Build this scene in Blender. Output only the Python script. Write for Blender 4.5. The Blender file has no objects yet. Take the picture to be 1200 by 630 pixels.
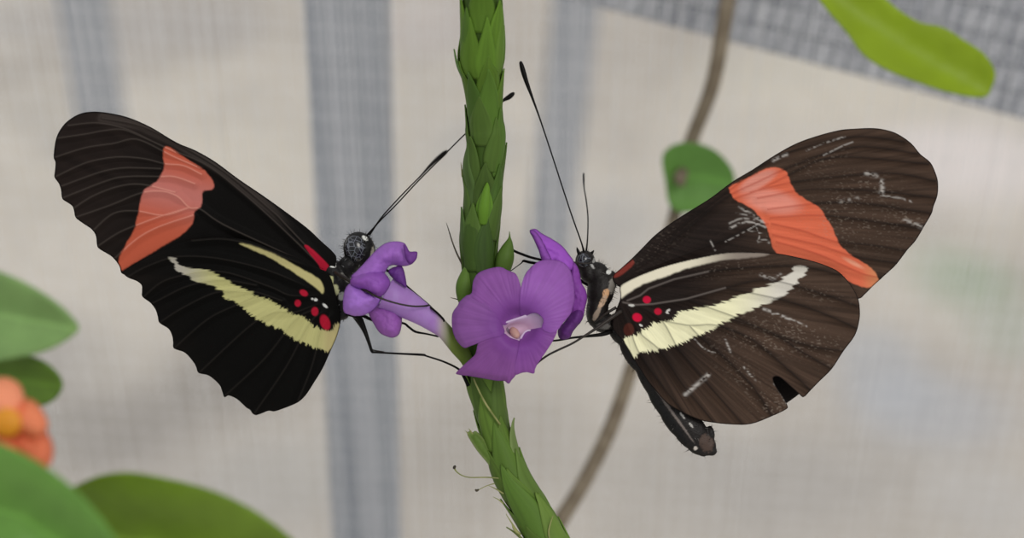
import bpy, math, random
import numpy as np
from mathutils import Vector, Matrix
random.seed(4); rng = np.random.default_rng(4)

# ------------------------------------------------------------------ camera, light, exposure
scn = bpy.context.scene
COL = scn.collection
D = 0.165                      # camera to the plane of the butterflies (m)
K = 1e-4                       # one photo pixel on that plane (m)
PITCH = math.radians(30)
FWD = np.array([0, math.cos(PITCH), -math.sin(PITCH)])
UP = np.array([0, math.sin(PITCH), math.cos(PITCH)])
RIGHT = np.array([1.0, 0, 0])
FOCUS = np.array([0, 0, 1.10])
CAM = FOCUS - D * FWD
cd = bpy.data.cameras.new('camera'); cam = bpy.data.objects.new('camera', cd); COL.objects.link(cam)
cam.location = CAM; cam.rotation_euler = (math.pi/2 - PITCH, 0, 0)
cd.sensor_width = 36; cd.lens = 36 * D / 0.12
cd.clip_start = 0.005; cd.clip_end = 60
cd.dof.use_dof = True; cd.dof.focus_distance = D - 0.002
cd.dof.aperture_fstop = cd.lens / 3.0
scn.camera = cam
scn.view_settings.view_transform = 'Standard'; scn.view_settings.look = 'None'
scn.view_settings.gamma = 1; scn.view_settings.use_curve_mapping = False
scn.view_settings.exposure = 0.0
w = bpy.data.worlds.new('sky'); scn.world = w; w.use_nodes = True
bg = w.node_tree.nodes['Background']; bg.inputs[0].default_value = (0.98, 0.99, 1.0, 1); bg.inputs[1].default_value = 0.63
sd_ = bpy.data.lights.new('sun', 'SUN'); sun = bpy.data.objects.new('sun', sd_); COL.objects.link(sun)
sd_.energy = 1.15; sd_.angle = math.radians(22); sd_.color = (1, 0.97, 0.92)
sun.rotation_euler = (math.radians(34), math.radians(26), 0); sun.location = (0.3, -0.5, 3)

# ------------------------------------------------------------------ helpers
def lin(c):
    c = np.asarray(c, float) / 255.0
    return np.where(c <= 0.04045, c / 12.92, ((c + 0.055) / 1.055) ** 2.4)
def P(px, py, d=0.0):
    """points seen at photo pixel (px, py), d millimetres beyond the butterflies' plane"""
    px = np.asarray(px, float); py = np.asarray(py, float); z = D + np.asarray(d, float) * 1e-3
    s = z / D * K
    return CAM + ((px - 600) * s)[..., None] * RIGHT + ((315 - py) * s)[..., None] * UP + (z + 0 * s)[..., None] * FWD
def on_y(px, py, Y):
    v = FWD + (px - 600) * K / D * RIGHT + (315 - py) * K / D * UP
    return CAM + v * ((Y - CAM[1]) / v[1])
def on_floor(px, py):
    v = FWD + (px - 600) * K / D * RIGHT + (315 - py) * K / D * UP
    return CAM + v * ((0 - CAM[2]) / v[2])
def hash2(i, j, seed=0):
    h = np.sin(i * 127.1 + j * 311.7 + seed * 74.7) * 43758.5453
    return h - np.floor(h)
def vn(x, y, seed=0):
    xi, yi = np.floor(x), np.floor(y); fx, fy = x - xi, y - yi
    fx = fx * fx * (3 - 2 * fx); fy = fy * fy * (3 - 2 * fy)
    a = hash2(xi, yi, seed); b = hash2(xi + 1, yi, seed); c = hash2(xi, yi + 1, seed); e = hash2(xi + 1, yi + 1, seed)
    return (a * (1 - fx) + b * fx) * (1 - fy) + (c * (1 - fx) + e * fx) * fy
def fbm(x, y, seed=0, n=3):
    r = 0; a = 0.5; t = 0
    for k in range(n):
        r = r + a * vn(x * 2 ** k, y * 2 ** k, seed + k); t += a; a *= 0.5
    return r / t
def catmull(pts, n=5, closed=False):
    p = np.asarray(pts, float); N = len(p); out = []
    for i in range(N if closed else N - 1):
        if closed: a, b, c, e = p[(i-1) % N], p[i], p[(i+1) % N], p[(i+2) % N]
        else: a, b, c, e = p[max(i-1, 0)], p[i], p[i+1], p[min(i+2, N-1)]
        for k in range(n):
            t = k / n
            out.append(0.5 * ((2*b) + (c-a)*t + (2*a-5*b+4*c-e)*t*t + (3*b-a-3*c+e)*t**3))
    if not closed: out.append(p[-1])
    return np.array(out)
def inside(poly, pts):
    x, y = pts[:, 0], pts[:, 1]; r = np.zeros(len(pts), bool); n = len(poly)
    for i in range(n):
        x0, y0 = poly[i]; x1, y1 = poly[(i+1) % n]
        if y0 == y1: continue
        c = ((y0 > y) != (y1 > y)) & (x < (x1-x0) * (y-y0) / (y1-y0) + x0)
        r ^= c
    return r
def nearest(poly, pts, closed=True):
    best = np.full(len(pts), 1e9); q = np.zeros_like(pts); n = len(poly)
    for i in range(n if closed else n - 1):
        a = poly[i]; b = poly[(i+1) % n]; ab = b - a; L = ab @ ab
        if L < 1e-12: continue
        t = np.clip(((pts - a) @ ab) / L, 0, 1)
        c = a + t[:, None] * ab; dd = np.hypot(*(pts - c).T); m = dd < best
        best[m] = dd[m]; q[m] = c[m]
    return best, q
def sdist(poly, pts):                       # positive inside
    dd, _ = nearest(poly, pts); return np.where(inside(poly, pts), dd, -dd)
def sstep(a, b, x):
    t = np.clip((x - a) / (b - a), 0, 1); return t * t * (3 - 2 * t)
def mix(a, b, t):
    t = np.asarray(t)[..., None]; return a * (1 - t) + b * t

def empty(name, loc, label, cat, group=None):
    o = bpy.data.objects.new(name, None); COL.objects.link(o); o.location = loc
    o.empty_display_size = 0.005; o['label'] = label; o['category'] = cat
    if group: o['group'] = group
    return o
def origin(o):
    r = np.zeros(3)
    while o is not None:
        r = r + np.array(o.location); o = o.parent
    return r
def mesh_obj(name, V, F, mat, parent=None, cols=None, smooth=True, loc=None):
    V = np.asarray(V, float)
    off = origin(parent) if parent is not None else (np.array(loc) if loc is not None else np.zeros(3))
    me = bpy.data.meshes.new(name); me.from_pydata((V - off).tolist(), [], [list(map(int, f)) for f in F])
    if cols is not None:
        at = me.color_attributes.new('Col', 'FLOAT_COLOR', 'POINT')
        c = np.ones((len(V), 4)); c[:, :3] = cols; at.data.foreach_set('color', c.ravel())
    me.polygons.foreach_set('use_smooth', [smooth] * len(me.polygons))
    me.materials.append(mat); me.update()
    o = bpy.data.objects.new(name, me); COL.objects.link(o)
    if parent is not None: o.parent = parent
    elif loc is not None: o.location = loc
    return o
def solid(o, t):
    m = o.modifiers.new('thickness', 'SOLIDIFY'); m.thickness = t; m.offset = 0
    return o
def grid_sheet(outline, step):
    lo = outline.min(0) - step; hi = outline.max(0) + step
    nx = int((hi[0]-lo[0]) / step) + 2; ny = int((hi[1]-lo[1]) / step) + 2
    xs = lo[0] + np.arange(nx) * step; ys = lo[1] + np.arange(ny) * step
    cx, cy = np.meshgrid(xs[:-1] + step/2, ys[:-1] + step/2)
    ins = inside(outline, np.stack([cx.ravel(), cy.ravel()], 1)).reshape(ny-1, nx-1)
    jj, ii = np.nonzero(ins)
    idx = lambda j, i: j * nx + i
    F = np.stack([idx(jj, ii), idx(jj+1, ii), idx(jj+1, ii+1), idx(jj, ii+1)], 1)
    cnt = np.bincount(F.ravel(), minlength=nx*ny); used = np.nonzero(cnt)[0]
    remap = -np.ones(nx*ny, int); remap[used] = np.arange(len(used))
    gx, gy = np.meshgrid(xs, ys); V = np.stack([gx.ravel()[used], gy.ravel()[used]], 1)
    b = cnt[used] < 4
    dd, q = nearest(outline, V[b]); vb = V[b]; m = dd < 1.6 * step; vb[m] = q[m]; V[b] = vb
    return V, remap[F]
def sheet(name, outline, depth, color, mat, parent, step=1.0, thick=0.00008, dens=4, smooth=True):
    ol = catmull(outline, dens, True) if dens > 1 else np.asarray(outline, float)
    V, F = grid_sheet(ol, step)
    dd, _ = nearest(ol, V)
    d = depth(V, dd); c = color(V, dd)
    if name.endswith('wing'): pass
    o = mesh_obj(name, P(V[:, 0], V[:, 1], d), F, mat, parent, c)
    return solid(o, thick)
def tube_data(path, rad, n=10, flat=1.0):
    path = np.asarray(path, float); N = len(path); V = []; F = []
    T = np.gradient(path, axis=0); T /= np.linalg.norm(T, axis=1)[:, None] + 1e-15
    ref = np.array([0.13, -0.9, 0.4]); u = ref - T[0] * (ref @ T[0]); u /= np.linalg.norm(u)
    for k in range(N):
        u = u - T[k] * (u @ T[k]); u /= np.linalg.norm(u); v = np.cross(T[k], u)
        for a in range(n):
            th = 2*math.pi*a/n
            V.append(path[k] + rad[k] * (math.cos(th)*u*flat + math.sin(th)*v))
    for k in range(N-1):
        for a in range(n):
            F.append([k*n+a, k*n+(a+1) % n, (k+1)*n+(a+1) % n, (k+1)*n+a])
    V.append(path[0]); V.append(path[-1]); c0, c1 = len(V)-2, len(V)-1
    for a in range(n):
        F.append([c0, (a+1) % n, a]); F.append([c1, (N-1)*n+a, (N-1)*n+(a+1) % n])
    return V, F
def px_path(pts, n=5):
    """pts: (px, py, d, radius_px) -> smooth world path and radii in metres"""
    q = catmull(pts, n); s = (D + q[:, 2]*1e-3) / D * K
    return P(q[:, 0], q[:, 1], q[:, 2]), np.abs(q[:, 3]) * s
def tube(name, pts, mat, parent=None, n=10, sm=5, loc=None, col=None, flat=1.0):
    path, r = px_path(pts, sm); V, F = tube_data(path, r, n, flat)
    c = None if col is None else np.tile(lin(col), (len(V), 1))
    return mesh_obj(name, V, F, mat, parent, c, loc=loc)

# ------------------------------------------------------------------ materials
def mat_new(name):
    m = bpy.data.materials.new(name); m.use_nodes = True
    return m, m.node_tree.nodes, m.node_tree.links, m.node_tree.nodes['Principled BSDF']
def vcol(name, rough=0.6, spec=0.4, trans=0.0, coat=0.0, bump=0.0, bscale=3000, sheen=0.0):
    m, N, L, b = mat_new(name)
    a = N.new('ShaderNodeVertexColor'); a.layer_name = 'Col'
    L.new(a.outputs[0], b.inputs['Base Color'])
    b.inputs['Roughness'].default_value = rough; b.inputs['Specular IOR Level'].default_value = spec
    if sheen: b.inputs['Sheen Weight'].default_value = sheen; b.inputs['Sheen Roughness'].default_value = 0.5
    if bump:
        tc = N.new('ShaderNodeTexCoord'); nz = N.new('ShaderNodeTexNoise'); nz.inputs['Scale'].default_value = bscale; nz.inputs['Detail'].default_value = 3
        bp = N.new('ShaderNodeBump'); bp.inputs['Strength'].default_value = bump; bp.inputs['Distance'].default_value = 0.0002
        L.new(tc.outputs['Object'], nz.inputs['Vector']); L.new(nz.outputs[0], bp.inputs['Height']); L.new(bp.outputs[0], b.inputs['Normal'])
    if trans:
        t = N.new('ShaderNodeBsdfTranslucent'); mx = N.new('ShaderNodeMixShader'); mx.inputs[0].default_value = trans
        L.new(a.outputs[0], t.inputs[0]); L.new(b.outputs[0], mx.inputs[1]); L.new(t.outputs[0], mx.inputs[2])
        L.new(mx.outputs[0], N['Material Output'].inputs[0])
    return m
def plain(name, col, rough=0.5, spec=0.4, col2=None, scale=400, metallic=0.0, stretch=None):
    m, N, L, b = mat_new(name); b.inputs['Roughness'].default_value = rough; b.inputs['Specular IOR Level'].default_value = spec
    b.inputs['Metallic'].default_value = metallic
    c1 = list(lin(col)) + [1]; c2 = list(lin(col2 if col2 is not None else col)) + [1]
    tc = N.new('ShaderNodeTexCoord'); nz = N.new('ShaderNodeTexNoise'); nz.inputs['Scale'].default_value = scale
    rp = N.new('ShaderNodeValToRGB'); rp.color_ramp.elements[0].color = c1; rp.color_ramp.elements[1].color = c2
    rp.color_ramp.elements[0].position = 0.35; rp.color_ramp.elements[1].position = 0.65
    if stretch:
        mp = N.new('ShaderNodeMapping'); mp.inputs['Scale'].default_value = stretch
        L.new(tc.outputs['Object'], mp.inputs[0]); L.new(mp.outputs[0], nz.inputs['Vector'])
    else: L.new(tc.outputs['Object'], nz.inputs['Vector'])
    L.new(nz.outputs[0], rp.inputs[0]); L.new(rp.outputs[0], b.inputs['Base Color'])
    return m
M_wing = vcol('wing_scales', 0.6, 0.07, bump=0.12, bscale=5000)
M_body = vcol('body_scales', 0.45, 0.25, bump=0.3, bscale=6000)
M_petal = vcol('petal', 0.5, 0.22, trans=0.25, bump=0.12, bscale=1500)
M_green = vcol('green_bract', 0.55, 0.2, trans=0.12, bump=0.15, bscale=1800)
M_leaf = vcol('leaf', 0.5, 0.4, trans=0.3)
M_black = plain('black_chitin', (8, 7, 7), 0.45, 0.1, (17, 14, 13), 1500)
M_brownleg = plain('brown_chitin', (26, 21, 19), 0.4, 0.25, (48, 40, 35), 1200)
M_bristle = plain('dry_bristle', (120, 125, 70), 0.6, 0.3, (150, 150, 95), 800)
M_darktip = plain('dark_bristle', (40, 34, 26), 0.6, 0.3, (70, 62, 45), 800)
M_post = plain('galvanised_post', (128, 134, 144), 0.6, 0.2, (166, 169, 176), 300, stretch=(1, 1, 0.02))
M_net = plain('net_thread', (222, 222, 222), 0.5, 0.4, (236, 236, 236), 200)
M_twig = plain('twig_bark', (112, 100, 84), 0.8, 0.2, (134, 122, 104), 300)
M_twig2 = plain('green_twig_bark', (120, 118, 98), 0.8, 0.2, (142, 138, 118), 300)
def eye_material():
    m, N, L, b = mat_new('eye_facets'); b.inputs['Roughness'].default_value = 0.2
    tc = N.new('ShaderNodeTexCoord'); vo = N.new('ShaderNodeTexVoronoi'); vo.feature = 'DISTANCE_TO_EDGE'; vo.inputs['Scale'].default_value = 1500
    rp = N.new('ShaderNodeValToRGB'); rp.color_ramp.elements[0].color = (0.16, 0.17, 0.20, 1); rp.color_ramp.elements[1].color = (0.008, 0.008, 0.011, 1)
    rp.color_ramp.elements[1].position = 0.07
    L.new(tc.outputs['Object'], vo.inputs['Vector']); L.new(vo.outputs[0], rp.inputs[0]); L.new(rp.outputs[0], b.inputs['Base Color'])
    return m
M_eye = eye_material()

# ------------------------------------------------------------------ setting: floor, posts, beam, net
def build_floor():
    nx, ny = 240, 240; xs = np.linspace(-4, 4, nx); ys = np.linspace(-1.5, 6.5, ny)
    gx, gy = np.meshgrid(xs, ys); V = np.stack([gx.ravel(), gy.ravel(), 0*gx.ravel()], 1)
    n1 = fbm(V[:, 0]*2.2+9, V[:, 1]*1.6+3, 3, 4); n2 = fbm(V[:, 0]*7, V[:, 1]*5, 8, 3)
    c = mix(lin((184, 175, 164))[None], lin((206, 197, 184))[None], sstep(0.35, 0.65, n1))
    c = c * (0.93 + 0.14 * n2)[:, None]
    stains = [(30, 440, 130, 90, (152, 146, 140), .75), (270, 440, 120, 70, (140, 132, 124), .9), (120, 500, 130, 60, (144, 136, 128), .85), (330, 560, 120, 60, (176, 172, 166), .6),
              (180, 30, 150, 40, (172, 166, 162), .7), (30, 20, 90, 30, (170, 164, 160), .6), (560, 170, 60, 40, (176, 174, 172), .5),
              (720, 260, 60, 60, (186, 184, 182), .5), (900, 560, 200, 70, (164, 158, 152), .7), (760, 560, 90, 60, (176, 168, 158), .7),
              (1080, 480, 100, 50, (176, 178, 184), .7), (1140, 330, 80, 50, (150, 168, 140), .75), (1190, 390, 60, 40, (168, 176, 160), .6), (1030, 430, 60, 60, (172, 176, 184), .6),
              (560, 520, 150, 90, (164, 156, 146), .7), (950, 90, 200, 50, (212, 204, 188), .7), (200, 200, 160, 60, (216, 206, 188), .7), (500, 30, 80, 40, (196, 186, 182), .6),
              (1150, 580, 90, 60, (190, 186, 182), .6), (500, 340, 80, 80, (206, 198, 186), .5), (430, 470, 40, 80, (186, 188, 190), .6), (1130, 190, 130, 55, (232, 222, 218), .9), (300, 190, 140, 60, (214, 205, 190), .8), (1000, 120, 120, 30, (216, 206, 190), .7), (250, 350, 60, 60, (196, 186, 176), .5)]
    for px, py, rx, ry, col, k in stains:
        o = on_floor(px, py); ax = abs(on_floor(px+rx, py)[0]-o[0]); ay = 0.5*abs(on_floor(px, py-ry)[1]-on_floor(px, py+ry)[1])
        q = np.hypot((V[:, 0]-o[0])/ax, (V[:, 1]-o[1])/ay) + 0.5*(fbm(V[:, 0]*6, V[:, 1]*4, int(px), 3)-0.5)
        c = mix(c, lin(col)[None], k * (1 - sstep(0.35, 1.25, q)))
    F = [[j*nx+i, j*nx+i+1, (j+1)*nx+i+1, (j+1)*nx+i] for j in range(ny-1) for i in range(nx-1)]
    o = mesh_obj('floor', V, F, vcol('dusty_concrete', 0.9, 0.2, bump=0.2, bscale=60), None, c); o['kind'] = 'structure'
build_floor()

def box_between(a, b, wx, wy):
    """square tube from a to b (world), width wx along X, wy along Y, bevelled corners"""
    a = np.array(a); b = np.array(b); V = []; F = []; e = 0.12
    prof = [(-1+e, -1), (1-e, -1), (1, -1+e), (1, 1-e), (1-e, 1), (-1+e, 1), (-1, 1-e), (-1, -1+e)]
    for p in (a, b):
        for x, y in prof: V.append(p + np.array([x*wx/2, y*wy/2, 0]))
    for k in range(8): F.append([k, (k+1) % 8, 8+(k+1) % 8, 8+k])
    F.append(list(range(7, -1, -1))); F.append(list(range(8, 16)))
    return V, F
def post(name, top, bot, Y, wid, label):
    t = on_y(top[0], top[1], Y); b = on_y(bot[0], bot[1], Y); dv = (t - b) / (t[2] - b[2])
    lo = b + dv * (0 - b[2]); hi = b + dv * (2.2 - b[2])
    r = empty(name, lo, label, 'post')
    V, F = box_between(lo, hi, wid, wid); mesh_obj('shaft', V, F, M_post, r, smooth=False)
    V, F = box_between(lo, lo + np.array([0, 0, 0.006]), wid*1.25, wid*1.25); mesh_obj('base_plate', V, F, M_post, r, smooth=False)
NET_Y = 0.118
post('frame_post', (408, 0), (430, 600), 0.129, 0.0158, 'wide blue-grey metal post behind the net, just behind the head of the left butterfly')
post('frame_post', (98, 0), (117, 130), on_floor(130, 222)[1], 0.074, 'narrow blurred grey post at the upper left, behind the tip of the left butterfly')
post('frame_post', (675, 0), (642, 290), on_floor(630, 362)[1], 0.064, 'blue-grey metal post behind the long antenna of the right butterfly')
def beam():
    Y = 0.130
    a = on_y(700, 0, Y); b = on_y(1200, 132, Y); dv = (b - a); dv /= np.linalg.norm(dv); nrm = np.array([-dv[2], 0, dv[0]])
    nrm = nrm if nrm[2] > 0 else -nrm
    A = a - dv * 0.055; B = b + dv * 0.45; h = 0.075; y = 0.004; V = []
    for p in (A, B):
        for s, q in ((0, -y), (0, y), (h, y), (h, -y)): V.append(p + nrm * s + np.array([0, q, 0]))
    F = [[0, 1, 5, 4], [1, 2, 6, 5], [2, 3, 7, 6], [3, 0, 4, 7], [0, 3, 2, 1], [4, 5, 6, 7]]
    m, N, L, bs = mat_new('woven_beam_cloth'); bs.inputs['Roughness'].default_value = .7; bs.inputs['Specular IOR Level'].default_value = .2
    uvn = N.new('ShaderNodeUVMap'); bt = N.new('ShaderNodeTexBrick')
    bt.offset = 0.0; bt.inputs['Scale'].default_value = 1.0; bt.inputs['Brick Width'].default_value = 0.0037; bt.inputs['Row Height'].default_value = 0.0050
    bt.inputs['Mortar Size'].default_value = 0.00045; bt.inputs['Mortar Smooth'].default_value = .3
    for k, cc in (('Color1', (146, 149, 158)), ('Color2', (182, 184, 190)), ('Mortar', (100, 104, 116))): bt.inputs[k].default_value = list(lin(cc)) + [1]
    L.new(uvn.outputs[0], bt.inputs['Vector']); L.new(bt.outputs[0], bs.inputs['Base Color'])
    o = mesh_obj('cross_beam', V, F, m, None, smooth=False)
    uvl = o.data.uv_layers.new(name='UVMap')
    for lp in o.data.loops:
        q = np.array(o.data.vertices[lp.vertex_index].co) - A; uvl.data[lp.index].uv = (q @ dv, q @ nrm)
    o['label'] = 'broad blue-grey beam slanting down behind the net at the upper right'; o['category'] = 'beam'
beam()
def net():
    V = []; F = []
    def bar(p, q, r):
        p = np.array(p, float); q = np.array(q, float); t = (q-p)/np.linalg.norm(q-p)
        u = np.array([0, 1.0, 0]); v = np.cross(t, u); n0 = len(V)
        for c in (p, q):
            for a in range(5):
                th = 2*math.pi*a/5; V.append(c + r*(math.cos(th)*u*0.6 + math.sin(th)*v))
        for a in range(5): F.append([n0+a, n0+(a+1) % 5, n0+5+(a+1) % 5, n0+5+a])
    x = -0.42; k = 0
    while x < 0.42:
        bar((x, NET_Y, 0.0), (x + random.uniform(-.001, .001), NET_Y, 1.6), 0.000095 if k % 5 == 0 else 0.00005)
        x += 0.0008; k += 1
    z = 0.004; k = 0
    while z < 1.6:
        bar((-0.42, NET_Y + 0.0003, z + 0.02), (0.42, NET_Y + 0.0003, z - 0.04), 0.000095 if k % 6 == 0 else 0.00005)
        z += 0.0008; k += 1
    o = mesh_obj('insect_net', V, F, M_net, None)
    o['label'] = 'fine white woven insect net stretched across the background in front of the posts'; o['category'] = 'net'; o['kind'] = 'stuff'
net()

# ------------------------------------------------------------------ butterflies
def wing(name, parent, outline, veins, base, colfn, dfn, scale=1.0, step=1.0, label=None, vein_col=None, pleat=0.22):
    ol = np.array(outline, float); b = np.array(base, float)
    ol = b + (ol - b) * scale
    vs = [catmull(b + (np.array(v, float) - b) * scale, 6) for v in veins]
    ol = catmull(ol, 4, True); V, F = grid_sheet(ol, step)
    dv = np.full(len(V), 1e9)
    for v in vs: dv = np.minimum(dv, nearest(v, V, False)[0])
    dm, _ = nearest(ol, V); r = np.hypot(*(V - b).T)
    fade = sstep(8, 70, r)
    d = dfn(V, r) - 0.09*np.exp(-(dv/1.3)**2)*fade + pleat*fade*sstep(0, 9, dv) + 0.05*(fbm(V[:, 0]/14, V[:, 1]/14, 5)-.5)
    c = colfn(V, dv, dm, r)
    o = mesh_obj(name, P(V[:, 0], V[:, 1], d), F, M_wing, parent, c)
    if label: o['label'] = label
    return solid(o, 0.00005)
def polar(V, b):
    return np.arctan2(V[:, 1]-b[1], V[:, 0]-b[0]), np.hypot(V[:, 0]-b[0], V[:, 1]-b[1])
def ell(V, cx, cy, rx, ry, a=0):
    a = math.radians(a); x = V[:, 0]-cx; y = V[:, 1]-cy
    return np.hypot((x*math.cos(a)+y*math.sin(a))/rx, (-x*math.sin(a)+y*math.cos(a))/ry)
def band(c, V, poly, col, rag=1.5, soft=0.8, th=None, r=None, dens=4):
    s = sdist(catmull(poly, dens, True), V)
    if th is not None: s = s + rag*2*(vn(th*70, r*0.02, 11)-.5) + rag*1.2*(vn(th*150, r*0.05, 12)-.5)
    else: s = s + rag*(fbm(V[:, 0]/5, V[:, 1]/5, 13)-.5)
    return mix(c, col, sstep(-soft, soft, s))

# ---- left butterfly
LF = [(390,322),(394,305),(391.7,296.7),(375,281),(357.5,265),(316.7,235),(280,210),(253,190),(230,176.7),(206.7,166.7),(176.7,149),(150,137.5),(125,132),(106.7,130.8),(91.7,134),(78,143),(70,153),(65.8,162.5),(64,171.7),(63,184),(65,190),(64.5,200),(64,207.5),(69,215),(71.5,222),(73,232.5),(79,237),(85,241.7),(87,248),(89,255),(98,262),(108,269),(112.5,276.7),(114,288),(118,292.5),(131.7,301),(140,311.7),(144,321),(165,322),(200,320),(270,322),(340,326),(380,328)]
LFv = [[(384,315),(335,263),(318,246),(262,200),(205,166),(165,147),(120,138)],
 [(383,318),(325,262),(280,222),(240,192),(192,172),(150,152),(115,144),(80,147)],
 [(210,180),(175,164),(145,152),(122,153),(100,157),(66,162)],
 [(235,197),(205,184),(193,178),(160,163),(133,168),(100,173),(65,184)],
 [(236,204),(215,194),(193,191.7),(170,186),(143,183.7),(120,186),(97,192),(65,207)],
 [(188,197.5),(167,196.7),(143,196.7),(117,201.7),(72,218)],
 [(228,215),(205,207),(187,206.7),(150,206.7),(125,211.7),(73,232)],
 [(205,225),(167,216),(140,218),(110,229),(86,244)],
 [(383,320),(330,295),(262,263),(235,245),(222,243),(208,230),(190,224),(165,226),(130,240),(90,254)],
 [(222,243),(192,252),(160,247),(133,250),(110,269)],
 [(222,243),(192,252),(167,261),(140,272),(115,288)],
 [(226,252),(185,266),(160,280),(135,302)]]
LF_red = [(191.7,173),(200,173),(216.7,185),(235,196.7),(243,203),(249,211),(251,217),(247.5,222.5),(238,224),(237,236),(235,243),(228,248),(226,261),(216.7,271.7),(205,280),(183,293),(163,305),(150,312.5),(143,316.7),(139,311.7),(140,301.7),(146.7,288),(156.7,270),(161.7,251.7),(165,233),(170,221.7),(183,213),(191.7,198),(191.7,186.7)]
LF_bar = [(357,289),(363,289),(381.7,307),(385,313),(379,319),(372,308)]
LB = (386, 322)
BLK = lin((9, 7, 6)); RED = lin((182, 86, 62)); YEL = lin((186, 182, 124)); CRIM = lin((165, 22, 46)); GREYV = lin((84, 76, 70)); PINK_SHEEN = lin((186, 118, 112))
def LFcol(V, dv, dm, r):
    th, _ = polar(V, LB)
    c = mix(BLK[None], lin((37, 29, 26))[None], sstep(150, 320, r) * (0.55 + 0.45*vn(th*40, r*.01, 2)))
    redc = mix(RED[None], PINK_SHEEN[None], 0.75*np.exp(-((V[:, 1]-222-0.25*(V[:, 0]-190))/26)**2))  # pinkish sheen across the red patch, painted into the wing colour
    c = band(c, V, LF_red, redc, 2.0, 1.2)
    s = sdist(catmull(LF_red, 4, True), V)
    c = mix(c, np.where((s > 1)[:, None], lin((226, 160, 142))[None], GREYV[None]), 0.42*np.exp(-(dv/0.75)**2))  # vein lines lightened: sheen on the pleats put into the colour
    c = band(c, V, LF_bar, CRIM[None], 1, 0.8)
    g = nearest(np.array(LFv[0], float), V, False)[0]
    c = mix(c, lin((66, 58, 54))[None], 0.6*np.exp(-((g-3)/3.0)**2) * sstep(60, 120, r))
    return mix(c, BLK[None]*.6, 1 - sstep(0.3, 2.2, dm))
LH = [(386,322),(370,313),(345,301),(315,290),(290,281),(262,277.5),(240,278),(215,282),(195,290.5),(175,299.5),(160,307.5),(147,316),(144,319.5),(150,325),(160,329),(166,334),(166.5,341),(167,347.5),(176.7,355),(182.5,363),(185,371),(187,378),(197.5,385),(201.7,393),(203,401),(204,408),(216.7,413),(226.7,424),(230,430),(233,436.7),(245,440),(256.7,450),(260,457),(263,465),(268,463),(278,467.5),(288,476.7),(293,480),(296,484),(300,486),(306.7,484),(315,481),(321.7,481.7),(333,478),(348,471.7),(358,463),(368,448),(378,431.7),(386.7,412.5),(395,393.5),(398.7,379),(398.7,370),(395,352)]
LHv = [[(384,340),(363,337),(345,329),(318,318),(283,308),(243,301),(205,301),(172,312),(150,324)],
 [(380,345),(342,346),(317,336),(270,320),(242,318),(220,321),(190,330),(168,348)],
 [(300,334),(260,328),(220,335),(183,353),(176,356)], [(330,352),(300,342),(287,342),(253,342.5),(215,360),(188,377)],
 [(302,346),(277,357),(243,374),(205,407)], [(372,356),(345,366),(337,365),(317,367.5),(290,384),(234,436)],
 [(370,362),(347,374),(310,420),(264,463)], [(376,366),(362,380),(335,430),(298,484)], [(386,370),(377,386),(365,430),(349,470)],
 [(384,332),(375,318),(335,302),(300,288),(262,280),(225,282)]]
LH_band = [(196.7,303),(205,302.5),(211.7,309),(220,314),(241.7,317.5),(256.7,323),(273,331.7),(286.7,339),(303,346.7),(316.7,351.7),(336.7,364),(351.7,370),(365,378),(369,383),(386.7,387.5),(391,381.7),(399,379),(396,394),(387,411),(376,409.5),(366.7,406.7),(346.7,398),(330,387),(313,380),(300,371.7),(280,357),(263,348),(264,343),(250,336),(230,329),(223,325),(210,317.5),(201.7,309)]
LH_str = [(280,285),(296.7,288),(323,298),(346.7,311),(363,320),(375,328),(379.5,338),(377.5,344),(370,336.7),(353,325),(333,311.7),(313,300),(296.7,293)]
def LHcol(V, dv, dm, r):
    th, _ = polar(V, LB)
    c = mix(lin((6, 5, 4))[None], lin((28, 22, 19))[None], sstep(150, 290, r) * vn(th*24, r*.008, 4))
    yc = mix(YEL[None], lin((172, 166, 154))[None], sstep(260, 205, V[:, 0])) * (0.9+0.14*vn(th*60, r*.03, 6))[:, None]
    yc = mix(yc, lin((172, 154, 112))[None], sstep(372, 386, V[:, 0])*0.6)
    c = band(c, V, LH_band, yc, 2.2, 1.0, th, r)
    c = band(c, V, LH_str, lin((186, 176, 122))[None], 1.2, 1.2)
    s = sdist(catmull(LH_band, 3, True), V)
    c = mix(c, np.where((s > 0)[:, None], lin((120, 116, 70))[None], lin((52, 47, 43))[None]), 0.36*np.exp(-(dv/0.7)**2)*sstep(20, 60, r))
    for cx, cy, rx, ry, a in ((356,343,5.5,3.8,30),(349,355,4,4.5,0),(369,364.7,4.4,5.6,0),(381,377.5,6,10,-20)):
        c = mix(c, CRIM[None], 1 - sstep(.75, 1.1, ell(V, cx, cy, rx, ry, a)))
    for cx, cy, rx, ry, a in ((370,351,2.4,2,0),(381,358,4,1.8,40),(366,350,1.4,1.4,0)):
        c = mix(c, lin((205, 205, 200))[None], 1 - sstep(.7, 1.1, ell(V, cx, cy, rx, ry, a)))
    return mix(c, lin((8, 6, 5))[None], 1 - sstep(0.2, 1.6, dm))

def black_wing(V, dv, dm, r): return np.tile(lin((22, 17, 15)), (len(V), 1))

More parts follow.
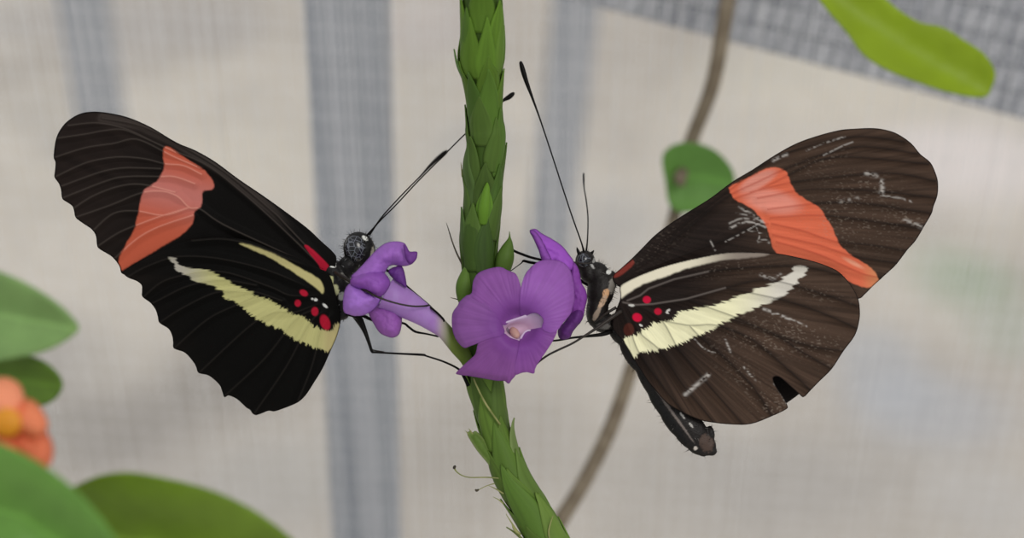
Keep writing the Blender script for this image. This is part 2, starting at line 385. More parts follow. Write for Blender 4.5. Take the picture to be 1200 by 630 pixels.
# ---- right butterfly
RB = (722, 335)
RF = [(720,331),(719,322),(726.7,315),(740,303),(753,290),(768,275),(788,260),(811.7,245),(833,231.7),(858,213),(883,198),(908,181.7),(933,168),(958,159),(983,152.5),(1000,150.8),(1023,150),(1040,152.5),(1053,157.5),(1068,168),(1078,180),(1090,190),(1096,201.7),(1099,213),(1098.7,228),(1094,241.7),(1091.7,250),(1083,265),(1073,281.7),(1063,293),(1050,310),(1036.7,322.5),(1023,335),(1013,345),(1006,350),(985,352),(930,345),(880,338),(800,335),(740,340)]
RFv = [[(722,325),(745,316),(780,287),(800,264),(860,219),(905,187),(960,167),(1010,160),(1060,166)],
 [(724,326),(760,303),(805,268),(850,232),(890,212),(925,196),(980,176),(1020,172),(1075,180)],
 [(725,328),(790,302),(850,280),(875,268),(900,262)], [(862,232),(890,222),(922,206),(960,188),(1000,184),(1088,192)],
 [(880,225),(930,213),(1000,205),(1050,203),(1096,212)], [(888,232),(945,222),(1000,222),(1050,226),(1098,232)],
 [(900,245),(960,238),(1010,238),(1060,245),(1093,250)], [(903,255),(960,252),(1030,260),(1082,268)],
 [(905,262),(940,270),(980,283),(1020,287),(1064,294)], [(906,275),(960,287),(1000,300),(1050,308)], [(910,283),(960,298),(1010,320),(1034,325)]]
RF_red = [(859,231),(854.5,220),(866.7,213),(886.7,203),(903,196),(920,200),(925,210),(933,225),(946.7,235),(960,243),(970,258),(978,273),(985,288),(1000,300),(1020,313),(1030,326.7),(1026.7,333),(1015,336.7),(995,330),(983,322),(970,318),(953,312),(933,306),(914,299),(906,290),(902,278),(899,267),(890,254),(882,245),(868,237)]
RF_bar = [(719,325),(719,321),(738,307),(741.7,304),(742.5,310),(727,323)]
BRN = lin((68, 52, 42)); DKB = lin((34, 26, 23)); ORG = lin((214, 106, 76))
def wear(c, V, lst):
    for pts, wd, k in lst:
        dd, _ = nearest(catmull(pts, 4), V, False)
        c = mix(c, lin((176, 170, 164))[None], k*np.exp(-(dd/wd)**2)*sstep(.2, .75, vn(V[:, 0]/3.1, V[:, 1]/1.5, 31)))
    return c
def streak(c, V, b, k1=150, amp=.5, seed=3):
    th, r = polar(V, b)
    n = vn(th*k1, r*0.012, seed)*.6 + vn(th*k1*2.7, r*0.03, seed+1)*.4
    return c * (1 - amp/2 + amp*n)[:, None]
def speck(c, V, clusters, seed=50):
    for cx, cy, rx, ry, a, k in clusters:
        m = np.exp(-ell(V, cx, cy, rx, ry, a)**2) * sstep(.70, .9, vn(V[:, 0]/2.6+V[:, 1]*.3, V[:, 1]/1.3-V[:, 0]*.12, seed))
        c = mix(c, lin((150, 136, 122))[None], np.clip(.45*k*m, 0, 1))
    return c
def RFcol(V, dv, dm, r):
    th, _ = polar(V, RB)
    c = mix(DKB[None], BRN[None], sstep(120, 240, r)); c = streak(c, V, (640, 250), 130, .95, 3)
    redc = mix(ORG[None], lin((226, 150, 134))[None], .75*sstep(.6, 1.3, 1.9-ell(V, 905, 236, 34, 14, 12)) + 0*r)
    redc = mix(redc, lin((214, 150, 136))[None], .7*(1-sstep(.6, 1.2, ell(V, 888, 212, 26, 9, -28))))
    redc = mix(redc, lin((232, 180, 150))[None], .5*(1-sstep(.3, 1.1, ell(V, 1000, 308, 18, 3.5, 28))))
    redc = mix(redc, lin((205, 140, 95))[None], sstep(1005, 1028, V[:, 0])*.7)
    redc = streak(redc, V, (640, 250), 150, .22, 9)
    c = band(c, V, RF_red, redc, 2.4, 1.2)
    s = sdist(catmull(RF_red, 4, True), V)
    c = mix(c, np.where((s > 1)[:, None], lin((168, 66, 48))[None], lin((24, 18, 16))[None]), .6*np.exp(-(dv/0.9)**2)*sstep(10, 40, r))
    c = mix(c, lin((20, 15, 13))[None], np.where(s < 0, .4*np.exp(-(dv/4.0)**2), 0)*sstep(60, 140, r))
    c = band(c, V, RF_bar, lin((122, 48, 40))[None], 1, .9)
    c = wear(c, V, [([(856,267),(872,260),(888,262),(897,266)],1.3,.9),([(854,262),(868,256),(884,257)],1.0,.7),([(872,246),(884,252),(896,262)],1.2,.8),([(862,250),(876,252),(890,258)],.9,.6),([(884,262),(890,274),(888,283)],.8,.9),([(888,283),(896,281),(901,284)],1.2,.9),([(876,270),(888,272),(899,276)],.8,.6),([(866,242),(874,248)],1.2,.6),([(850,283),(875,270),(895,258)],.7,.8),
        ([(906,188),(914,184),(922,181)],1.6,.9),([(945,176),(965,168),(990,160)],.9,.7),([(965,182),(985,172),(1000,166)],.8,.7),
        ([(1015,203),(1027,206)],2.2,.8),([(1033,212),(1034,222),(1032,227)],2.4,.9),([(1035,229),(1055,232),(1068,236)],1.2,.7),([(985,236),(1005,232)],2,.5),([(1060,258),(1072,262),(1080,266)],2,.7),([(832,281),(838,293)],.9,.8)])
    c = speck(c, V, [(1010,215,40,12,5,.7),(990,235,40,8,0,.7),(1065,255,22,8,20,.8),(960,190,30,10,-20,.6),(1000,255,50,12,8,.5),(760,285,40,20,-30,.4),(1000,270,60,20,10,.5)])
    return mix(c, lin((16, 12, 11))[None], 1 - sstep(0.2, 1.8, dm))
RH = [(727,350),(726.5,336),(733,330),(760,318),(793,307.5),(826.7,300),(851.7,295.5),(875,295),(911.7,297),(933,301),(950,305),(968,311),(983,318.5),(996.7,333),(1005,348),(1007.5,361.7),(1007,375),(1001.7,393),(988,411.7),(975,431.7),(960,446.7),(950,457),(941.7,465),(936,461),(923,449.5),(913,441.5),(906,442.5),(909,452),(917,464),(923,475.5),(920,480),(903,488),(880,496.5),(856.7,497),(836.7,495),(820,491.7),(800,483),(781.7,472),(768,457),(758,444.5),(745,424),(731.7,401.7),(718,384),(721,366)]
RHv = [[(735,352),(750,346),(760,338),(790,327),(830,318),(880,313),(940,312),(985,322)],
 [(730,354),(745,357),(765,356),(804,350),(850,337),(900,328),(960,343),(1004,358)], [(804,350),(830,360),(858,370),(900,388),(950,405),(988,411)],
 [(850,337),(920,352),(965,367),(1003,384)], [(735,356),(745,357),(775,375),(795,408),(830,450),(870,496)],
 [(775,375),(808,381),(840,381),(880,397),(915,425),(950,457)], [(808,381),(818,392),(845,415),(880,450),(905,487)],
 [(733,358),(741,370),(750,390),(775,412),(800,450),(837,495)], [(728,362),(738,385),(749,413),(775,450),(800,482)], [(858,374),(905,390),(940,412),(974,432)]]
RH_band = [(731.7,397),(748,390),(762,382),(775,376),(788,375),(793,367.5),(810,362.5),(835,358),(860,350),(883,340),(905,333),(920,325),(930,318),(930,311.7),(940,311),(946,316),(938,325),(928,336.7),(916.7,345),(895,355),(880,363),(860,371),(843,380),(826.7,390),(801.7,400),(776.7,409),(750,414),(743,418.5),(737,411)]
RH_str = [(727,349),(726.5,337),(743,326),(776.7,312.5),(810,304),(843,297.5),(870,296),(900,297),(893,300),(867,303),(843,305.5),(810,313),(776.7,325),(753,333),(735,344)]
def RHcol(V, dv, dm, r):
    th, _ = polar(V, RB)
    c = mix(lin((31, 23, 20))[None], lin((70, 54, 44))[None], sstep(70, 190, r)); c = streak(c, V, (715, 330), 95, .9, 21)
    yc = mix(lin((240, 236, 196))[None], lin((214, 208, 196))[None], sstep(850, 920, V[:, 0])) * (0.9+.15*vn(th*55, r*.03, 6))[:, None]
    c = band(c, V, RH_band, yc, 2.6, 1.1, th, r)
    c = band(c, V, RH_str, mix(lin((228, 220, 196))[None], lin((140, 128, 118))[None], sstep(800, 870, V[:, 0])), 1.6, 1.5)
    yb = sdist(catmull(RH_band, 3, True), V) < 0
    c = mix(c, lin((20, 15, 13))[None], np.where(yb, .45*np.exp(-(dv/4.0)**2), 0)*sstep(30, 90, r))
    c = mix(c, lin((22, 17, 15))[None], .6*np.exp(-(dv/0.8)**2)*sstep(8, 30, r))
    lv = np.minimum(nearest(np.array(RHv[0][:5], float), V, False)[0], nearest(np.array(RHv[1][:5], float), V, False)[0])
    c = mix(c, lin((124, 114, 108))[None], .6*np.exp(-(lv/0.9)**2))
    for cx, cy, rx, ry, a, col in ((758,351,5,4.6,10,(190,16,56)),(746.7,371.7,6,5.2,20,(200,16,56)),(771,364.7,4.6,4.2,0,(180,20,50)),(737,386,6.5,8,0,(74,36,28))):
        q = np.maximum(np.abs(ell(V, cx, cy, rx, ry, a)), 0); c = mix(c, lin(col)[None], 1 - sstep(.8, 1.1, q))
    for cx, cy, rx, ry, a in ((783,363.5,3,1.4,-30),(782,366.5,2.6,1,20),(751,381,2.6,1.3,30),(740,357.5,4,1.6,5)):
        c = mix(c, lin((205, 203, 196))[None], 1 - sstep(.7, 1.1, ell(V, cx, cy, rx, ry, a)))
    c = wear(c, V, [([(803,462),(816,451),(830,439)],2.2,1.0),([(850,397),(853,405),(857,414)],1.2,.9),([(895,362),(910,367),(925,374)],1.5,.9),([(905,368),(925,373),(945,382)],1.0,.8),([(814,397),(825,408),(838,413)],.8,.8),
        ([(872,430),(880,440),(885,446)],1.2,.8),([(907,449),(914,459),(921,472)],1.0,.9),([(892,322),(905,326),(915,322)],2,.7)])
    c = speck(c, V, [(895,402,40,10,12,1.0),(925,385,50,12,15,.8),(905,475,14,18,60,1.0),(878,445,12,24,-30,.8),(850,425,40,12,50,.4),(960,400,25,10,20,.6),(960,345,30,10,10,.5),(860,315,40,8,-8,.5),(960,420,40,10,30,.4)])
    return mix(c, lin((16, 12, 11))[None], 1 - sstep(0.2, 1.6, dm))

def blob_body(name, parent, balls, spots, base_col, hair, hair_len, hcol=None):
    """one continuous skin around overlapping ellipsoids (px, py, d, rx, ry, rz, rot), remeshed"""
    import bmesh
    bm = bmesh.new(); off = origin(parent)
    for (px, py, d, rx, ry, rz, rot) in balls:
        c = P(px, py, d) - off; a = math.radians(rot)
        ex = (RIGHT*math.cos(a) - UP*math.sin(a)); ey = (RIGHT*math.sin(a) + UP*math.cos(a))
        M = Matrix(((*(ex*1),), (*(ey*1),), (*(FWD*1),))).transposed().to_4x4() @ Matrix.Diagonal((rx*K, ry*K, rz*K, 1))
        M.translation = Vector(c)
        bmesh.ops.create_icosphere(bm, subdivisions=4, radius=1, matrix=M)
    me = bpy.data.meshes.new(name); bm.to_mesh(me); bm.free()
    tmp = bpy.data.objects.new('tmp', me); COL.objects.link(tmp)
    m = tmp.modifiers.new('r', 'REMESH'); m.mode = 'VOXEL'; m.voxel_size = 0.00012
    s = tmp.modifiers.new('s', 'SMOOTH'); s.iterations = 6; s.factor = .5
    bpy.context.view_layer.update()
    ev = tmp.evaluated_get(bpy.context.evaluated_depsgraph_get()); me2 = bpy.data.meshes.new_from_object(ev)
    nv = len(me2.vertices); V = np.empty(nv*3); me2.vertices.foreach_get('co', V); V = V.reshape(-1, 3)
    Nn = np.empty(nv*3); me2.vertices.foreach_get('normal', Nn); Nn = Nn.reshape(-1, 3)
    F = [list(p.vertices) for p in me2.polygons]
    bpy.data.objects.remove(tmp); bpy.data.meshes.remove(me); bpy.data.meshes.remove(me2)
    W = V + off; rel = W - CAM; z = rel @ FWD; px = 600 + (rel @ RIGHT)/z*D/K; py = 315 - (rel @ UP)/z*D/K
    Q = np.stack([px, py], 1)
    W = W + Nn*(0.00006*(fbm(px/2.5, py/2.5, 71)-.5))[:, None]
    c = np.tile(lin(base_col), (nv, 1)) * (0.7 + 0.6*fbm(px/3, py/3, 77))[:, None]
    for (cx, cy, rx, ry, a, col) in spots:
        q = ell(Q, cx, cy, rx, ry, a) + .35*(vn(px/2, py/2, 5)-.5)
        c = mix(c, lin(col)[None], 1 - sstep(.8, 1.1, q))
    V2 = list(W); C2 = list(c)
    for k in rng.integers(0, nv, hair):       # stiff hairs standing on the skin
        n = Nn[k] + rng.normal(0, .35, 3); n /= np.linalg.norm(n); L = hair_len*rng.uniform(.5, 1.2)
        t = np.cross(n, [.3, .5, .8]); t /= np.linalg.norm(t); u = np.cross(n, t); i0 = len(V2); rr = 0.00004
        for a in range(3): V2.append(W[k] - n*0.00005 + rr*(math.cos(a*2.094)*t + math.sin(a*2.094)*u))
        V2.append(W[k] + n*L)
        hc = lin(hcol) if hcol is not None and rng.random() < .12 else lin((14, 12, 12))
        C2 += [hc]*4
        F += [[i0, i0+1, i0+3], [i0+1, i0+2, i0+3], [i0+2, i0, i0+3]]
    return mesh_obj(name, np.array(V2), F, M_body, parent, np.array(C2))
def ellipsoid(name, parent, px, py, d, rx, ry, rz, rot, mat, col=None):
    V = []; F = []; n, m = 24, 14; a = math.radians(rot)
    ex = (RIGHT*math.cos(a) - UP*math.sin(a)); ey = (RIGHT*math.sin(a) + UP*math.cos(a)); c0 = P(px, py, d)
    for j in range(m+1):
        ph = math.pi*j/m
        for i in range(n):
            t = 2*math.pi*i/n
            V.append(c0 + K*(rx*math.sin(ph)*math.cos(t)*ex + ry*math.cos(ph)*ey + rz*math.sin(ph)*math.sin(t)*FWD))
    for j in range(m):
        for i in range(n): F.append([j*n+i, j*n+(i+1) % n, (j+1)*n+(i+1) % n, (j+1)*n+i])
    return mesh_obj(name, V, F, mat, parent, None if col is None else np.tile(lin(col), (len(V), 1)))

# left butterfly
lb = empty('butterfly', P(400, 350, 0), 'glossy black butterfly on the left, clinging to the sideways purple flower, with unworn scalloped wings', 'butterfly', 'butterflies feeding on the purple flower spike')
L0 = lambda V, r: -1.35 + 0.9*np.minimum(r/330, 1.2) - 0.5*np.exp(-(r/40)**2)*0
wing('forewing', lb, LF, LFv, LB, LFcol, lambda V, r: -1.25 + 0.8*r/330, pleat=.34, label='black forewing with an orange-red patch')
wing('hindwing', lb, LH, LHv, LB, LHcol, lambda V, r: -1.95 + 1.0*r/330, pleat=.30, label='black hindwing with a pale yellow band and red spots')
wing('forewing', lb, LF, LFv, LB, black_wing, lambda V, r: 1.25 - 0.6*r/330, scale=.965, step=2.5, label='hidden far forewing')
wing('hindwing', lb, LH, LHv, LB, black_wing, lambda V, r: 1.9 - 0.9*r/330, scale=.955, step=2.5, label='hidden far hindwing')
W_ = (220, 220, 214)
blob_body('body', lb, [(394,328,0,15,26,17,-20),(402,350,0,13,20,15,10),(400,366,0,10,9,10,0),(408,312,0,12,14,13,30),(421,292,0,18.5,21,16,-15),(431,303,-.2,9,12,9,0),
    (388,376,.1,10,14,8,35),(372,398,.15,8,18,7,38),(352,424,.2,7,18,6,38),(338,444,.2,4,9,4,38)],
    [(390,310,4,4,0,W_),(398,296,2.5,4.5,20,W_),(386,329,5,6,30,(206,206,150)),(392,339,5.5,7,-20,(206,206,158)),(401,347,5,5,0,(150,150,146)),(404,325,2,8,-38,(120,118,112)),(428,279,4,2.4,35,W_),(421,281,4,1.8,40,W_),(436,297,2,9,10,(150,146,130)),(393,356,3,1.8,40,W_)],
    (15, 13, 13), 420, 0.0007, (150, 150, 150))
ellipsoid('eye', lb, 417, 291, -1.1, 12.5, 15.5, 8.5, -15, M_eye)
tube('antenna', [(430,276,-.6,1.3),(445,259,-.6,.9),(464,240,-.4,.8),(490,212,.4,.8),(515,187,1.6,.8),(546,156,3.2,.8),(570,135,4.2,.9),(588,119,4.8,1.6),(596,114,5,3.0),(601,110,5,2.4),(603,108.5,5,.6)], M_black, lb)
tube('antenna', [(433,275,.6,1.3),(446,256,.0,.9),(460,240,-2,.8),(478,221,-5,.8),(492,207,-8,.9),(504,194,-11,1.8),(514,185,-13,2.7),(521,179,-14,2.4),(524,176,-14.5,.6)], M_black, lb)
tube('proboscis', [(433,305,-.6,1.6),(441,312,-1.4,1.2),(447,318,-2.4,1)], M_brownleg, lb)
def leg(parent, pts, mat=M_black): return tube('leg', pts, mat, parent, 8, 4)
leg(lb, [(393,319,-1.9,2.2),(400,323.5,-3.2,2.3),(412,330,-4.8,2),(428,340,-6.6,1.6),(443,348,-7,1.3),(464,355,-6.8,1.1),(482.5,358.5,-6.3,1.1),(495,358.5,-5.6,1.1),(503,357.5,-5.0,1.2)], M_brownleg)
leg(lb, [(410,318,1,2),(440,312,2.2,1.7),(462,322,1.4,1.6),(476.5,335.5,.2,1.6),(490,347,-1.2,1.5),(503,358,-3,1.5),(506,361,-4.6,1.4),(513,367,-4.3,1.3),(520,374.5,-3.9,1.3),(519,377,-3.9,1.1),(516.5,381,-3.9,.9)])
leg(lb, [(408,366,-.6,4),(420,371,-1,3.6),(426,383,-1.2,3),(433,403,-1.4,2.1),(436,411.5,-1.4,1.8),(440,412.5,-1.4,1.3),(465,414,-1.5,1.2),(495,415.5,-1.6,1.5),(500,417,-1.6,1.1),(520,423.5,-1.9,1.2),(537,432,-2.2,1.4),(543,440,-2.5,1.9),(549,452,-2.5,2.4)])
leg(lb, [(412,362,.6,2.4),(440,376,.6,1.8),(470.5,378,.6,1.4),(479,383,.4,1.4),(487,388.5,.2,1.4),(500,391,-.4,1.1),(513.5,394,-1.4,1.1)])
leg(lb, [(413,368,.3,2.2),(424,385,.4,1.1),(432,402,.4,.8),(435,409,.2,.8),(450,412,-.3,.7)], M_brownleg)

# right butterfly
rb = empty('butterfly', P(705, 350, 0), 'worn brown butterfly on the right, wings scratched, notch torn from the lower edge', 'butterfly', 'butterflies feeding on the purple flower spike')
wing('forewing', rb, RF, RFv, RB, RFcol, lambda V, r: -1.25 + 0.8*r/330, pleat=.22, label='brown forewing with an orange-red patch')
wing('hindwing', rb, RH, RHv, RB, RHcol, lambda V, r: -1.95 + 1.0*r/330, pleat=.26, label='brown hindwing with a cream band, red spots and a torn notch')
wing('forewing', rb, RF, RFv, RB, black_wing, lambda V, r: 1.25 - 0.6*r/330, scale=.97, step=2.5, label='hidden far forewing')
RHn = [p for p in RH if not (900 < p[0] < 940 and 440 < p[1] < 478)]
wing('hindwing', rb, RHn, RHv, RB, black_wing, lambda V, r: 1.9 - 0.9*r/330, scale=.975, step=2.5, label='blackish far hindwing glimpsed through the notch')
blob_body('body', rb, [(686,307,0,12,14,13,-10),(690,320,0,11,12,13,-20),(700,320,0,14,13,14,25),(704,340,0,16,24,17,12),(700,362,0,13,22,15,8),(708,378,0,15,12,14,0),(712,334,0,10,18,15,20),
    (726,390,.4,11,16,9,-35),(742,415,.5,11,26,8,-32),(764,447,.5,12,32,8,-32),(780,470,.5,15,34,8.5,-35),(796,490,.5,18,34,9,-37),(808,503,.5,18.5,30,9,-38),(818,515,.5,16,20,7.5,-38),(828,522,.5,11.5,12,6,-10),(834,528,.5,6.5,6,5,0),(823,530,.5,6,4.5,5,20),(833,508,.5,4.5,10,5,-8)],
    [(713.5,318,3,3.5,0,W_),(719,334,6,11,15,(120,114,106)),(710,344,4.5,5.5,20,(206,160,120)),(706,354,3.5,9,28,(190,160,134)),(699,368,3.2,9,25,(150,132,116)),(693,310,1.4,6,-38,(170,168,164)),(684,302,5,1.0,-25,(120,120,122)),(697,304,2,5,30,(140,138,134)),(707,382,9,4,0,(96,92,88)),
     (790,486,1.5,38,-36,(120,110,104)),(828,519,9,11,-20,(74,58,50)),(782,492,7,44,-36,(12,10,10)),(800,487,1.2,5,-38,(190,186,180)),(810,498,1.2,5,-38,(190,186,180)),(815,525,2.5,2.5,0,(200,190,180))],
    (24, 19, 17), 420, 0.0006, (120, 116, 112))
ellipsoid('eye', rb, 684.5, 305, -.9, 8, 8.5, 6, -10, M_eye)
tube('antenna', [(684,294,-.5,1.3),(681,283,-.6,.9),(671,255,-.8,.85),(660,222,-1,.85),(648,185,-1,.85),(633,140,-.8,.95),(624,115,-.6,1.5),(617,96,-.5,2.5),(613,83,-.5,3.0),(610.5,74,-.5,2.2),(610,71.5,-.5,.5)], M_black, rb)
tube('antenna', [(687,294,.6,1.2),(688.5,280,1.6,.85),(689,255,4,.8),(687,235,6,.8),(684.5,220,8,.8),(684,209,10,1.2),(684,203,11,.9)], M_black, rb)
tube('palp', [(679,298,-.3,2.2),(677,293,-.3,1.6),(676,289.5,-.3,.4)], M_black, rb)
tube('palp', [(693,297,-.2,2.2),(695,294.5,-.2,1.2),(696,293,-.2,.4)], M_black, rb)
tube('proboscis', [(694,308,-1.4,1.2),(684,308.5,-1.6,1.0),(676,308,-2,1),(666,306,-2.8,1),(652,310,-3.4,.9)], M_brownleg, rb)
leg(rb, [(690,328,-.4,2.2),(672,318,.8,1.6),(650,307,1.0,1.5),(636,304.5,.6,1.5),(622.5,301.5,.2,1.5),(610,297,0,1.6),(604,294.5,-.2,1.5),(598,291,-.6,1.4),(594,290,-1.1,1.2)])
leg(rb, [(690,334,.4,2.2),(668,322,1.4,1.7),(645,312,1.2,1.6),(628.6,308.5,.8,1.7),(620,307,.6,1.7),(613.5,305.5,.4,1.5),(611,308,.3,.7),(603,314,.0,.6),(596,319,-.2,.6)])
leg(rb, [(716,388,-.6,3),(706,391.5,-1.2,2.4),(690,393.5,-1.8,1.7),(671,395.5,-2.4,1.3),(657,398,-2.8,1.2),(646,399,-3.2,1.2),(636,397,-3.4,1.1)])
leg(rb, [(728,364,-2.3,2.6),(718,371,-2.9,2.5),(699.5,384,-3.4,1.9),(684,394,-3.8,1.4),(671,402,-4.0,1.3),(656,409,-4.4,1.3),(643.7,415,-4.6,1.3),(634,421.5,-4.6,1.3),(628,427,-4.4,1.2)], M_brownleg)
leg(rb, [(722,360,-2.2,1.8),(712,366,-2.4,1.6),(704,372,-2.3,1.2),(697,377,-2.0,.9)], M_brownleg)

# ------------------------------------------------------------------ the flower spike
base_pt = np.array([P(700, 760, 0)[0], P(700, 760, 0)[1] - 0.002, 0.0])
spike = empty('flower_spike', base_pt, 'upright green flower spike carrying three purple flowers between the two butterflies', 'flower spike')
axis_px = [(565,-70,-15),(565,-30,-12),(565,0,-10),(565,31,-8.5),(564.5,53,-7.2),(564,71,-6.2),(565.5,89,-5.2),(567,111,-4),(568,140,-2.6),(569,153,-2),(569.3,171,-1.4),(566.5,196,-.6),(566.8,222,0),(564.5,251,0),(561.5,280,0),(562,310,0),(563,350,0),(564,400,0),(568,446,0),(573,470,0),(579,500,0),(587,525,0),(600,560,0),(621,595,0),(641,632,0),(658,662,0),(676,700,0),(700,760,0)]
rad_px = [22,22.5,23.5,24.5,26,26.5,23.5,21.5,21,23,22.8,24,22.3,22.5,22.5,22,22,22,21.5,20,18,19,21.5,23,24,24,24,24]
AX = catmull([(a[0], a[1], a[2], r) for a, r in zip(axis_px, rad_px)], 8)
AXW = P(AX[:, 0], AX[:, 1], AX[:, 2]); AXR = AX[:, 3]*K
_s = np.concatenate([[0], np.cumsum(np.linalg.norm(np.diff(AXW, axis=0), axis=1))])
def at_py(py): return np.interp(py, AX[:, 1], _s)
def frame(s):
    p = np.array([np.interp(s, _s, AXW[:, k]) for k in range(3)]); q = np.array([np.interp(s + 2e-4, _s, AXW[:, k]) for k in range(3)]); p0 = np.array([np.interp(s - 2e-4, _s, AXW[:, k]) for k in range(3)])
    t = (p0 - q); t /= np.linalg.norm(t)                # towards the tip (up)
    u = -FWD - t*((-FWD) @ t); u /= np.linalg.norm(u); v = np.cross(u, t)   # u to camera, v to the right
    if v @ RIGHT < 0: v = -v
    return p, t, u, v, np.interp(s, _s, AXR)
def stem():
    tail = [AXW[-1] + np.array([0.012, -0.002, -0.05]), AXW[-1] + np.array([0.016, -0.004, -0.2]), AXW[-1] + np.array([0.012, 0, -0.6]), base_pt]
    path = np.vstack([AXW[::2], tail]); r = np.concatenate([AXR[::2]*.90, [0.0022, .0024, .003, .0034]])
    V, F = tube_data(path, r, 18); V = np.array(V)
    py = np.clip(np.interp(V[:, 2], AXW[::-1, 2], AX[::-1, 1]), -100, 800)
    c = mix(lin((62, 88, 28))[None], lin((84, 108, 40))[None], sstep(440, 600, py)) * (0.8+.4*fbm(V[:, 0]*6e3, V[:, 2]*1.2e3, 4))[:, None]
    mesh_obj('stem', V, F, M_green, spike, c)
stem()
def bract(py, phi, length, width, col, lift=0.00035, off=1.0, tip=1.6, colt=None):
    """a pointed scale wrapped on the spike: base at py, pointing up; phi=0 faces the camera"""
    nu, nv = 22, 13; V = []; C = []; s0 = at_py(py); ct = lin(colt if colt is not None else np.array(col)*1.08); cb = lin(col)
    for i in range(nu):
        u = i/(nu-1); p, t, uu, vv, R = frame(s0 - u*length)
        hw = width * (0.62 + .38*math.sin(math.pi*min(u*1.1, 1)))*(1 - u**tip)**0.8 * .5 + 1e-6
        for j in range(nv):
            x = -1 + 2*j/(nv-1); a = phi + x*hw/R
            rr = R*(.90 + .10*math.sin(math.pi*min(1, u*1.2)*.5))*off + lift*u**3 + 0.00006*(1-abs(x))*(1-.5*u) - 0.00008*(abs(x) > .93)
            V.append(p + rr*(math.cos(a)*uu + math.sin(a)*vv))
            k = .5*abs(x)**2 + .5*u**2; n = vn(np.array(x*14.+phi*7), np.array(u*2.+py), 9)
            C.append((cb*(1-k) + ct*k)*(.82+.36*n))
    F = [[i*nv+j, i*nv+j+1, (i+1)*nv+j+1, (i+1)*nv+j] for i in range(nu-1) for j in range(nv-1)]
    return solid(mesh_obj('bract', V, F, M_green, spike, np.array(C)), 0.00012)
k = 0; py = 30.0
while py < 690:                                     # spiral of scales
    if not 330 < py < 452:
        up = 1 - sstep(0, 420, np.array(py)); g = random.uniform(.9, 1.12)
        col = np.array((86, 112, 42))*(1-up) + np.array((86, 118, 36))*up
        if 150 < py < 330: col = np.array((72, 96, 38))
        bract(py, k*2.399, random.uniform(.0060, .0072), .0040, col*g, lift=random.uniform(.0, .0002))
    py += 10.5; k += 1
# the scales that show in front
bract(94, .25, .0085, .0036, (92, 126, 40), .0001); bract(80, -.75, .0080, .0034, (80, 112, 38), .0001); bract(85, 1.15, .0080, .0034, (96, 128, 46), .0001)
bract(112, -1.35, .0058, .0026, (86, 116, 58), .0005); bract(160, .30, .0095, .0042, (84, 116, 42), .0001); bract(150, -.6, .0080, .0036, (72, 102, 38), .0001); bract(205, 1.0, .0085, .0034, (80, 110, 42), .0001)
bract(245, -1.0, .0082, .0032, (78, 102, 50), .0002); bract(275, .15, .0062, .0030, (80, 122, 32), .0004, colt=(118, 160, 56)); bract(265, .9, .0080, .0036, (70, 98, 38), .0001); bract(300, -1.2, .0055, .0026, (74, 100, 46))
bract(320, .3, .0068, .0036, (60, 84, 34), .0001); bract(318, -.5, .0078, .0036, (62, 86, 32), .0001)
bract(505, -.4, .0085, .0044, (72, 96, 36), .0001); bract(515, .7, .0085, .0036, (80, 104, 44), .0001)
bract(556, 1.15, .0066, .0026, (104, 126, 66), .0010, colt=(128, 146, 90)); 
bract(580, .1, .0095, .0048, (84, 112, 42), .0001); bract(605, .9, .0085, .0040, (94, 120, 52), .0002); bract(645, -.2, .0120, .0052, (86, 116, 44), .0003); bract(665, .7, .0095, .0042, (104, 130, 56), .0003); bract(650, -1.35, .0058, .0024, (110, 122, 64), .0012)
def side_bract(outline, d0):
    def colr(V, dd):
        c = mix(lin((92, 118, 48))[None], lin((132, 150, 88))[None], 1 - sstep(0, 4, dd)); return c*(.85 + .3*fbm(V[:, 0]/4, V[:, 1]/4, 3))[:, None]
    sheet('bract', outline, lambda V, dd: d0 - .5*(1-(1-np.clip(dd/7, 0, 1))**2), colr, M_green, spike, .8, .00015, 3)
side_bract([(580,552),(570,540),(560,528),(552,516),(548,508),(551,505),(554,507),(557,505),(562,509),(568,515),(574,526),(582,542)], -.8)
def bristle(pts, mat=M_bristle): return tube('bristle', pts, mat, spike, 6, 4)
bristle([(546,318,-.4,1.4),(540,306,-.5,1.3),(535,296,-.5,1.1),(530,283,-.6,.9),(526,270,-.8,.7),(523,261,-.9,.3)], M_darktip)
bristle([(546,356,-1.4,1),(540,352,-1.4,.8),(534,350,-1.4,.6),(528,348.5,-1.5,.3)], M_darktip)
bristle([(586,497,-2.2,1.2),(570,474,-2.7,1.3),(560,455,-2.9,1.1),(555,443,-3,1)])
bristle([(586,560,-1.6,.9),(570,559,-1.8,.8),(550,559,-2,.7),(540,556,-2,.7),(534,551,-2,.9),(532,546.5,-2,1.2)])
bristle([(532,549,-2,1.5),(532.5,547,-2,1.9),(534,545.5,-2,1.2)], M_darktip)
bristle([(580,566,-1.4,.7),(570,569,-1.5,.5),(560,574,-1.6,.5)]); bristle([(561,573,-1.6,1.0),(558.5,574.5,-1.6,1.5),(557,573,-1.6,.8)], M_darktip)
for a in ([(590,578,-1.6,1),(580,572,-1.7,.7),(573,569,-1.7,.3)], [(590,590,-1.6,1),(584,585,-1.6,.7),(578,582,-1.6,.3)], [(606,622,-1.6,1.4),(600,613,-1.7,1),(593,602,-1.8,.4)], [(610,626,-1.6,1.6),(603,620,-1.7,1.8),(600,614,-1.7,.5)], [(552,512,-1,1),(548,507,-1,.7),(545,504,-1,.3)], [(555,510,-1,1),(551,504,-1,.7),(549,502,-1,.3)], [(646,640,-2.5,1.1),(643,622,-2.6,1.0),(648,604,-2.6,.5)], [(542,207,-.6,1.4),(541,198,-.6,.8),(540,190,-.7,.3)]): bristle(a)
